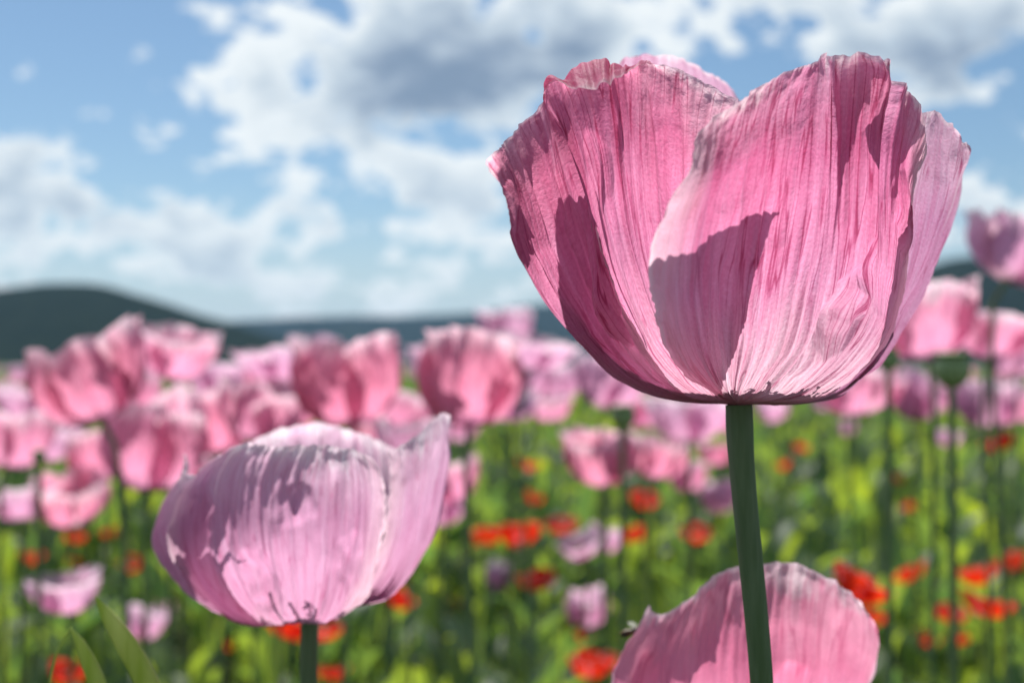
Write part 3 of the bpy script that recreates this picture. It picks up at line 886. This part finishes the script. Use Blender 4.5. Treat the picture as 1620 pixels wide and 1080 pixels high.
# flower cropped by the lower edge
SIL3 = silhouette([(1300, 1120, 1240), (1250, 1035, 1325), (1200, 985, 1362), (1120, 958, 1386), (1040, 952, 1392), (960, 985, 1390), (880, 1030, 1375)])
FRONT3 = [[(1080, 1270), (1000, 1200), (966, 1125), (972, 1065), (990, 1020), (1012, 985), (1024, 958, -.15)],
          [(1100, 1270), (1040, 1200), (1018, 1120), (1022, 1050), (1032, 1000), (1044, 972, -.1)],
          [(1120, 1270), (1080, 1190), (1068, 1110), (1070, 1030), (1078, 978), (1086, 948)],
          [(1150, 1270), (1130, 1180), (1124, 1090), (1124, 1000), (1127, 938), (1130, 909)],
          [(1175, 1270), (1180, 1180), (1185, 1080), (1190, 980), (1195, 918), (1198, 893)],
          [(1200, 1270), (1235, 1180), (1250, 1080), (1255, 980), (1258, 920), (1260, 893)],
          [(1220, 1270), (1280, 1190), (1310, 1100), (1318, 1010), (1320, 950), (1322, 923)],
          [(1240, 1270), (1315, 1195), (1355, 1110), (1372, 1040), (1372, 985), (1362, 956)],
          [(1245, 1270), (1325, 1200), (1370, 1130), (1388, 1060), (1389, 1022), (1385, 1000)]]
BACK3 = [[b(1250, 1260, 1.2), b(1330, 1200, 2.4), b(1365, 1140, 3.0), b(1372, 1100, 3.2), b(1366, 1085, 3.1)],
         [b(1210, 1250, 1.6), b(1250, 1190, 3.6), b(1275, 1140, 4.2), b(1280, 1100, 4.4), b(1275, 1075, 4.3)],
         [b(1170, 1250, 1.6), b(1165, 1190, 3.8), b(1165, 1140, 4.5), b(1165, 1100, 4.7), b(1165, 1070, 4.5)],
         [b(1130, 1255, 1.4), b(1085, 1200, 3.2), b(1060, 1145, 3.9), b(1050, 1110, 4.1), b(1050, 1090, 4.0)],
         [b(1100, 1262, 1.0), b(1025, 1210, 2.2), b(985, 1150, 2.8), b(975, 1115, 3.0), b(980, 1100, 2.9)]]
column_flower((1180, 1300), .372, SIL3, [
    (FRONT3, 0, ((.22, .18, .25, .9, .016, -.0020), (.33, .30, .3, .9, .014, .0016), (.45, .43, .3, .95, .012, -.0014), (.72, .75, .3, .9, .016, -.0014)), ((.6, .6, .09, .1, -.002), (.12, .75, .05, .10, .003))),
    (BACK3, 0, (), ())],
    FRESH_PETAL, 'wide pink poppy behind the tall stem, its lower half out of view', (.02, .03), amp=.9, seed=160)

BG = [
    # px, py, w, proto, tint, tilt, spin, lean, label
    (135, 598, 160, 1, 1, (-22, 0), 40, (.06, .02), 'rounded pink poppy tilted left against the left hill, pale right flank'),
    (275, 558, 125, 4, 0, (5, -5), 100, (0, 0), 'pink poppy right behind the rounded tilted one, below the left hill'),
    (15, 690, 125, 2, 0, (8, 0), 10, (0, 0), 'mauve pink poppy cut by the left edge at mid height'),
    (30, 795, 100, 5, 2, (-5, 0), 70, (0, 0), 'pale poppy low at the left edge beside a dark stem'),
    (108, 790, 100, 2, 1, (0, -12), 200, (0, 0), 'small deep pink poppy with purple heart below the left cluster'),
    (245, 690, 140, 6, 0, (6, 0), 160, (0, 0), 'pink poppy cup under the two by the left hill'),
    (160, 720, 95, 3, 1, (-10, 0), 250, (0, 0), 'half hidden pink poppy behind the leaning stem at left'),
    (345, 665, 115, 1, 1, (-8, 0), 300, (0, 0), 'narrow rose poppy just above left shoulder of the pale frilled one'),
    (410, 650, 120, 7, 0, (6, 0), 20, (0, 0), 'mauve shaded poppy above the pale frilled one'),
    (440, 572, 115, 5, 2, (0, -6), 80, (0, 0), 'pale open poppy on the skyline between the left hill and far ridge'),
    (545, 602, 150, 0, 1, (-4, 0), 130, (-.01, 0), 'deep rose cup poppy on the skyline above the pale frilled one'),
    (625, 650, 95, 8, 0, (10, 0), 230, (0, 0), 'pink poppy tucked between the deep rose cup and the tall bright one'),
    (650, 700, 100, 3, 2, (0, 0), 330, (0, 0), 'pale poppy behind the upright petal of the frilled one'),
    (745, 595, 162, 0, 1, (3, 0), 60, (.02, .02), 'bright rose poppy with dark shaded base on a thick dark stem'),
    (845, 555, 110, 5, 2, (16, -8), 110, (0, 0), 'light pink poppy with spread petals touching the large sharp poppy from behind'),
    (715, 762, 95, 4, 0, (-20, 0), 270, (0, 0), 'pink poppy right of the frilled one, above scarlet poppies'),
    (952, 722, 100, 1, 1, (-6, -14), 180, (0, 0), 'wedge shaped bright pink poppy with purple heart under the large sharp poppy'),
    (1040, 722, 85, 2, 1, (14, -10), 30, (0, 0), 'rose poppy with dark heart left of the large poppy stem'),
    (1086, 750, 55, 0, 0, (5, 0), 90, (0, 0), 'slim pink poppy close to the left of the large poppy stem'),
    (1090, 662, 115, 9, 2, (0, 0), 210, (0, 0), 'mauve pink poppy directly below the base of the large sharp poppy'),
    (965, 605, 100, 3, 2, (10, 0), 120, (0, 0), 'pink poppy half hidden behind the lower left of the large sharp poppy'),
    (1130, 716, 48, 2, 1, (0, 0), 300, (0, 0), 'tiny rose poppy touching the left of the large poppy stem'),
    (1137, 782, 48, 6, 2, (0, 0), 50, (0, 0), 'tiny pale poppy by the large poppy stem, under the slim ones'),
    (870, 645, 62, 4, 0, (0, 0), 15, (0, 0), 'small mauve poppy right below the bright rose one'),
    (918, 865, 62, 5, 2, (-12, -10), 190, (0, 0), 'pale poppy, left of the pair above the cropped open flower'),
    (958, 852, 52, 7, 2, (12, -6), 140, (0, 0), 'pale poppy, right of the pair above the cropped open flower'),
    (930, 956, 56, 6, 2, (0, -16), 100, (0, 0), 'small round pale poppy low in the green left of the cropped flower'),
    (788, 910, 42, 0, 2, (10, 0), 220, (0, 0), 'slim pale poppy beside the long dark stem in the green'),
    (105, 935, 105, 10, 2, (-6, 0), 60, (0, 0), 'soft pale poppy low in the green above the pointed shoots'),
    (228, 985, 60, 3, 2, (8, 0), 310, (0, 0), 'small pale poppy between the pointed shoot and the frilled flower'),
    (266, 950, 32, 2, 2, (0, 0), 20, (0, 0), 'tiny pale bud-like poppy just left below the frilled flower'),
    (1462, 505, 150, 3, 0, (-8, -4), 240, (0, 0), 'mauve pink poppy right of the large sharp poppy, before the right hill'),
    (1568, 528, 115, 4, 0, (6, -6), 150, (0, 0), 'pink poppy with bright edge below the right hill'),
    (1612, 400, 150, 10, 2, (24, 0), 80, (0, 0), 'high pink poppy cut by the right edge, above the right hill'),
    (1558, 635, 85, 1, 2, (-4, 0), 10, (0, 0), 'pale pink poppy under the flat seed heads at right'),
    (1345, 612, 110, 2, 0, (0, 0), 200, (0, 0), 'pink poppy under the lower right of the large sharp poppy'),
    (1450, 622, 70, 6, 2, (0, 0), 330, (0, 0), 'pale pink poppy between the two seed heads at right'),
    (1505, 628, 50, 8, 0, (0, 0), 280, (0, 0), 'small pink poppy below the wider seed head'),
    (1500, 692, 40, 4, 2, (0, 0), 90, (0, 0), 'tiny pale poppy low below the wider seed head'),
    (1340, 675, 26, 0, 2, (0, 0), 190, (0, 0), 'tiny salmon poppy in the green right of the large poppy stem'),
    (45, 640, 80, 8, 2, (0, 0), 30, (0, 0), 'pale poppy at lower left of the rounded tilted one'),
    (205, 620, 90, 3, 0, (4, 0), 140, (0, 0), 'pink poppy wedged between the rounded tilted one and its neighbour'),
    (340, 600, 85, 9, 2, (0, 0), 200, (0, 0), 'pale open poppy right of the two by the left hill'),
    (75, 700, 90, 4, 2, (-4, 0), 80, (0, 0), 'light poppy below the rounded tilted one'),
    (300, 750, 80, 7, 0, (0, 0), 290, (0, 0), 'pink poppy low behind the left rim of the frilled one'),
    (500, 560, 75, 3, 2, (0, 0), 100, (0, 0), 'small pale poppy on the skyline left of the deep rose cup'),
    (600, 575, 60, 9, 0, (5, 0), 15, (0, 0), 'small pink poppy right behind the deep rose cup'),
    (690, 560, 70, 4, 2, (-6, 0), 320, (0, 0), 'pale poppy on the skyline left of the bright rose one'),
    (810, 640, 80, 10, 2, (0, 0), 60, (0, 0), 'pale poppy at the lower right flank of the bright rose one'),
    (800, 520, 80, 8, 2, (-3, 0), 260, (0, 0), 'light poppy standing above the bright rose one by the far ridge'),
    (1020, 650, 80, 4, 0, (0, 0), 170, (0, 0), 'pink poppy below the left flank of the large sharp poppy'),
    (1400, 620, 70, 9, 0, (0, 0), 215, (0, 0), 'pink poppy below the small round seed head'),
    (1590, 640, 75, 3, 0, (0, 0), 20, (0, 0), 'pink poppy low at the right edge above the orange one'),
    (700, 800, 70, 8, 2, (0, 0), 130, (0, 0), 'pale poppy right of the frilled one above the scarlet pair'),
    (1608, 560, 90, 7, 2, (0, 0), 45, (0, 0), 'pale poppy at the right edge behind the bright edged one'),
    (590, 690, 70, 8, 1, (0, 0), 70, (0, 0), 'rose poppy showing over the frilled flower rim'),
    (470, 640, 80, 2, 1, (0, 0), 160, (0, 0), 'rose poppy behind the mauve shaded one over the frilled flower'),
    (705, 645, 70, 6, 0, (0, 0), 20, (0, 0), 'pink poppy behind the left flank of the bright rose one'),
    (855, 600, 70, 7, 2, (10, 0), 200, (0, 0), 'pale poppy low behind the light spread one at the large sharp poppy'),
]
for i, (px, py, w, pk, ti, tilt, spin, lean, lab) in enumerate(BG):
    add_flower(px, py, w * 1.22, pk, ti, lab, tilt, spin, .085 if py < 800 else .066, lean)

# ------------------------------------------------------------------ scarlet field poppies
RED_PROTO, PSIZE = [], []
for k in range(4):
    R = np.random.default_rng(400 + k)
    sp_ = random_spec(R, (.75, .6, .5, .85)[k], .031)
    RED_PROTO.append([pmesh(G, uv, RED_PETAL) for G, uv in flower_petals(500 + k, sp_, 28, 18)])
REDS = [(825, 845, 58, 'widest scarlet poppy beside the long dark stem'), (768, 850, 42, 'orange scarlet poppy left of the long dark stem'), (735, 862, 24, 'tiny orange poppy leftmost by the long dark stem'),
        (890, 830, 40, 'scarlet poppy above the pale pair'), (850, 917, 54, 'dark red poppy lit orange at its edge under the pale pair'), (840, 787, 28, 'small orange poppy high above the pale pair'),
        (620, 945, 50, 'scarlet poppy touching the lower right of the frilled flower'), (455, 993, 62, 'scarlet poppy left under the frilled flower'), (512, 995, 52, 'orange scarlet poppy at the frilled flower stem'),
        (45, 880, 36, 'orange poppy low at the left behind a dark stem'), (117, 850, 30, 'scarlet poppy under the small deep pink one at left'), (120, 885, 24, 'tiny scarlet poppy below its twin at left'),
        (205, 890, 32, 'scarlet poppy left of the frilled flower'), (180, 842, 28, 'faint orange poppy high left of the frilled flower'), (1348, 925, 82, 'large scarlet poppy at the right rim of the cropped flower'),
        (1380, 972, 42, 'orange red poppy below the large scarlet one'), (1560, 955, 72, 'bright scarlet poppy, lower of the two at right'), (1548, 908, 56, 'scarlet poppy, upper of the two at right'),
        (1600, 890, 46, 'scarlet poppy at the right edge behind a green leaf'), (1445, 905, 44, 'dim scarlet poppy above the pinkish one at right'), (1500, 968, 50, 'pinkish red faded poppy between scarlet ones at right'),
        (1520, 1007, 34, 'small orange red poppy low at right'), (1462, 1008, 36, 'narrow scarlet poppy beside the large scarlet one, lower right'), (1005, 845, 34, 'orange poppy right of the pale pair'),
        (1100, 842, 42, 'orange poppy left of the large poppy stem'), (1020, 790, 40, 'faint orange poppy under the rose one by the large poppy stem'), (935, 1052, 66, 'dark red poppy at the bottom beside the cropped flower'),
        (915, 1000, 32, 'small dark red poppy under the round pale one'), (1580, 698, 48, 'orange poppy under the pale pink one at the right edge'), (105, 1065, 54, 'orange poppy at the bottom behind the pointed shoots'),
        (365, 1020, 28, 'tiny dark red poppy left under the frilled flower'), (525, 1062, 44, 'orange poppy at the bottom right of the frilled flower stem'), (1266, 707, 22, 'tiny orange poppy right of the large poppy stem'),
        (1240, 735, 22, 'tiny faint orange poppy right against the large poppy stem'), (1415, 757, 22, 'tiny orange poppy in the green at right'), (715, 955, 22, 'tiny brownish orange poppy in the green between flowers'),
        (835, 735, 30, 'dull orange poppy right of the long dark stem top'), (640, 912, 22, 'tiny orange poppy right behind the frilled flower'), (1440, 800, 20, 'tiny dim orange poppy mid right in the green')]
for i, (px, py, w, lab) in enumerate(REDS):
    Wd = .046
    d = Wd * FPX / (w * 1.04)
    c = place(px, py, d)
    R = np.random.default_rng(900 + i)
    o = link('red_poppy', None)
    base = c - np.array((0, 0, .012))
    o.location = base
    tag(o, lab, 'poppy', 'scarlet field poppies among the pink ones')
    tl = Euler((R.uniform(-.35, .45), R.uniform(-.4, .4), R.uniform(0, 6.28)))
    for me in RED_PROTO[i % 4]:
        q = link('petal', me, o); q.rotation_euler = tl
    q = link('seed_capsule', cap_mesh, o); q.scale = (.4,) * 3; q.rotation_euler = tl
    link('stem', stem_mesh(base, (R.uniform(-.05, .05), R.uniform(-.05, .05)), (0, 0, 1), .0011, sides=6), o)

# ------------------------------------------------------------------ seed heads on their stems
for px, py, w, sc, lab in ((1405, 565, 44, .72, 'small round green seed head under the right of the large sharp poppy'), (1506, 580, 68, 1.0, 'wide flat green seed head below the right hill'),
                             (985, 655, 46, .9, 'seed head on a straight dark stem under the left of the large sharp poppy'), (62, 720, 26, .5, 'thin stalked seed head before the left edge poppies')):
    d = .026 * sc * FPX / w
    c = place(px, py, d)
    base = c - np.array((0, 0, .013 * sc))
    o = link('poppy_seed_head', None)
    o.location = base
    tag(o, lab, 'seed head', 'green seed heads')
    q = link('seed_capsule', cap_mesh, o); q.scale = (sc, sc, sc * .85)
    link('stem', stem_mesh(base, (.0, .0), (0, 0, 1), .0024), o)

# ------------------------------------------------------------------ pointed shoots at lower left
def shoot(pts, rads, d, label, flat=.45):
    P_ = np.array([place(a, b, d + c) for a, b, c in pts])
    low = P_[-1]
    P_ = np.concatenate([P_, [low + np.array((.015, 0, -.2)), np.array((low[0] + .03, low[1], 0.0))]])
    n = 60
    path_ = crinterp(P_[:, None], n)[:, 0]
    seg = np.concatenate([[0], np.cumsum(np.linalg.norm(P_[1:] - P_[:-1], axis=1) ** .75)])
    rad_ = np.interp(np.linspace(0, 1, n), seg / seg[-1], list(rads) + [.0022, .0022])
    v_, f_, uv_ = tube(path_, rad_, 14, ridges=.06)
    c_ = np.repeat(path_, 14, 0)
    v_[:, 1] = c_[:, 1] + (v_[:, 1] - c_[:, 1]) * flat
    o_ = P_[-1].copy()
    ob = link('green_shoot', mesh_from('green_shoot', v_ - o_, f_, SHOOT, uv_))
    ob.location = o_
    tag(ob, label, 'shoot', 'pointed green shoots')
    return ob


shoot([(150, 942, 0), (160, 958, 0), (178, 985, 0), (198, 1015, 0), (218, 1050, 0), (240, 1100, 0), (250, 1160, 0)], [.0001, .0012, .0024, .0029, .0031, .0034, .0028], .345, 'taller pointed green shoot at lower left, leaning left')
shoot([(112, 992, 0), (122, 1008, 0), (132, 1030, 0), (146, 1060, 0), (158, 1095, 0), (168, 1160, 0)], [.0001, .0011, .0019, .0023, .0025, .0022], .345, 'shorter pointed green shoot at lower left beside a bent thread')
shoot([(114, 990, 0), (106, 1006, 0), (98, 1012, 0), (90, 1030, 0), (82, 1060, 0), (78, 1110, 0)], [.0001, .0003, .0003, .0003, .0003, .0004], .347, 'thin bent green thread at lower left by the shorter shoot', 1.0)

# ------------------------------------------------------------------ hoverfly by the cropped flower
fly = link('hoverfly', None)
fly.location = place(998, 999, .36)
tag(fly, 'tiny dark fly hovering at the left rim of the cropped open flower', 'fly')
v, f = lathe([(.00005, -.0032), (.0008, -.0026), (.0012, -.001), (.0008, .0002), (.0013, .0010), (.0013, .0020), (.0006, .0026), (.0011, .0030), (.0010, .0037), (.0001, .0041)], 14)
q = link('body', mesh_from('body', v, f, INSECT), fly); q.rotation_euler = (0, math.radians(75), 0)
wm, N = new_mat('clear wing')
pr = N.n('ShaderNodeBsdfPrincipled'); pr.inputs['Base Color'].default_value = (.5, .48, .42, 1); pr.inputs['Alpha'].default_value = .45; pr.inputs['Roughness'].default_value = .3
out(N, pr.outputs[0])
for s in (-1, 1):
    wv = [(0, 0, 0), (.001, s * .0022, .0006), (-.0002, s * .0048, .0010), (-.0016, s * .0046, .0010), (-.0018, s * .002, .0006)]
    q = link('wing', mesh_from('wing', wv, [(0, 1, 2, 3, 4)], wm), fly); q.location = (.0012, 0, .0010)

# ------------------------------------------------------------------ far pink poppies, one mesh each
FAR = []
for k in range(8):
    R = np.random.default_rng(700 + k)
    ps = flower_petals(720 + k, random_spec(R, (.1, .3, .5, .2, .8, .15, .4, .6)[k]), 16, 10)
    V, F, U, M, off = [], [], [], [], 0
    for G, uv in ps:
        V.append(G.reshape(-1, 3) + np.array((0, 0, .86))); F.append(grid_faces(16, 10, off)); U.append(uv); M.append(np.zeros(len(F[-1]))); off += 160
    v_, f_, uv_ = tube([(0, 0, .865), (.004, .003, .6), (.01, -.004, .3), (.0, .0, -.02)], [.0026, .003, .003, .003], 6)
    V.append(v_); F.append(f_ + off); U.append(uv_); M.append(np.ones(len(f_)))
    FAR.append([mesh_from('pink_poppy', np.concatenate(V), np.concatenate(F), [m, FARSTEM], np.concatenate(U), fmat=np.concatenate(M)) for m in PINKS])
R = np.random.default_rng(77)
n = 0
while n < 190:
    y = 2.6 + 24 * R.random() ** 1.6
    x = R.uniform(-.46, .46) * y
    sc = R.uniform(.82, 1.06)
    px_, py_ = 810 + x / y * FPX, 575 + (CAM_H - .9 * sc) / y * FPX
    if py_ > 690:
        continue
    if 1180 < px_ < 1620 and py_ > 640:
        continue
    o = link('pink_poppy', FAR[R.integers(8)][R.integers(3)])
    o.location = (x, y, 0)
    o.scale = (sc,) * 3
    o.rotation_euler = (R.uniform(-.05, .05), R.uniform(-.05, .05), R.uniform(0, 6.28))
    tag(o, 'small blurred pink poppy far back in the field towards the hills', 'poppy', 'far pink poppies towards the hills')
    n += 1

# ------------------------------------------------------------------ leaves of the crop: an uncountable mass
CLEAR = [(r[0], r[1], r[2], .046 * FPX / r[2]) for r in REDS] + [(b[0], b[1], b[2], (.085 if b[1] < 800 else .066) * FPX / b[2]) for b in BG]


def leaf_mass(n, dmin, dmax, seed, scale=1.0, segs=5, zlo=.10, zhi=.64, stalks=False):
    R = np.random.default_rng(seed)
    y = dmin * (dmax / dmin) ** R.random(n)
    x = R.uniform(-1, 1, n) * (.80 * y + .6)
    base_z = zlo + (zhi - zlo) * R.random(n) ** .75 - .12
    keep = np.ones(n, bool)                                       # leaves stand beside the flowers, not on them
    lpx, lpy = 810 + x / y * FPX, 575 + (CAM_H - base_z - .09) / y * FPX
    for fx, fy, fw, fd in CLEAR:
        lr = .06 * FPX / y
        keep &= ~((y < fd + .05) & (np.abs(lpx - fx) < fw * .5 + lr * .5) & (np.abs(lpy - fy) < fw * .5 + lr * .9))
    x, y, base_z = x[keep], y[keep], base_z[keep]
    n = len(x)
    yaw = R.uniform(0, 2 * math.pi, n)
    L = R.uniform(.06, .17, n) * scale * (2.4 if stalks else 1)
    wd = L * (R.uniform(.07, .21, n) if not stalks else .0045)
    a0 = R.uniform(.1, .6, n) * (.2 if stalks else 1)                                   # lean from the vertical
    a1 = a0 + R.uniform(.1, 1.3, n) * (.15 if stalks else 1)
    k = segs + 1
    s = np.linspace(0, 1, k)
    ang = a0[:, None] + (a1 - a0)[:, None] * s[None]
    ds = (L / segs)[:, None]
    h = np.cumsum(np.sin(ang) * ds, 1) - np.sin(ang) * ds
    z = np.cumsum(np.cos(ang) * ds, 1) - np.cos(ang) * ds
    prof = np.sin(np.pi * np.clip(s * .93 + .05, 0, 1)) ** .7
    prof[-1] = .02
    w_ = wd[:, None] * prof[None] * (1 + .22 * R.uniform(-1, 1, (n, k)))
    tw = R.uniform(-.5, .5, n)[:, None] * s[None]
    cy, sy = np.cos(yaw)[:, None], np.sin(yaw)[:, None]
    V = np.zeros((n, k, 3, 3))
    for j, side in enumerate((-1, 0, 1)):
        lat = side * w_ * np.cos(tw)
        up = abs(side) * w_ * .35 + side * w_ * np.sin(tw) + side * .15 * w_ * R.uniform(-1, 1, (n, k))
        hh = h - up * np.cos(ang) * .8
        zz = z + up * np.sin(ang)
        V[:, :, j, 0] = x[:, None] + hh * cy - lat * sy
        V[:, :, j, 1] = y[:, None] + hh * sy + lat * cy
        V[:, :, j, 2] = base_z[:, None] + zz
    V[..., 2] = np.maximum(V[..., 2], 0.005)
    i = np.arange(n)[:, None, None] * (k * 3) + np.arange(segs)[None, :, None] * 3 + np.arange(2)[None, None, :]
    F = np.stack([i, i + 1, i + 4, i + 3], -1).reshape(-1, 4)
    return V.reshape(-1, 3), F, np.repeat(np.clip(R.normal(.24, .40, n), 0, 1), k * 3)


Vs, Fs, As, off = [], [], [], 0
for args in ((26000, .75, 5.0, 21), (19000, 3.5, 14.0, 22, 1.15, 4), (13000, 11.0, 60.0, 23, 2.2, 3, .15, .66), (1900, .9, 9.0, 24, 1.0, 4, .2, .55, True)):
    V, F, A = leaf_mass(*args)
    Vs.append(V); Fs.append(F + off); As.append(A); off += len(V)
fo = link('poppy_leaves', mesh_from('poppy_leaves', np.concatenate(Vs), np.concatenate(Fs), LEAF, attr=np.concatenate(As)))
tag(fo, 'dense green leaves of the poppy field, blurred behind the flowers', 'leaves', kind='stuff')

# ------------------------------------------------------------------ haze over the plain
vm = bpy.data.materials.new('thin summer haze')
vm.use_nodes = True
N = NT(vm.node_tree)
pv = N.n('ShaderNodeVolumePrincipled')
pv.inputs['Color'].default_value = (.38, .64, 1.0, 1)
pv.inputs['Density'].default_value = 0.00009
pv.inputs['Anisotropy'].default_value = 0.2
oo = N.n('ShaderNodeOutputMaterial')
N.put(oo.inputs['Volume'], pv.outputs[0])
x0, x1, y0, y1, z0, z1 = -3200, 3200, -60, 3600, -2.5, 150
hv = [(x, y, z) for z in (z0, z1) for y in (y0, y1) for x in (x0, x1)]
hf = [(0, 2, 3, 1), (4, 5, 7, 6), (0, 1, 5, 4), (1, 3, 7, 5), (3, 2, 6, 7), (2, 0, 4, 6)]
tag(link('haze', mesh_from('haze', hv, hf, vm, smooth=False)), kind='stuff')
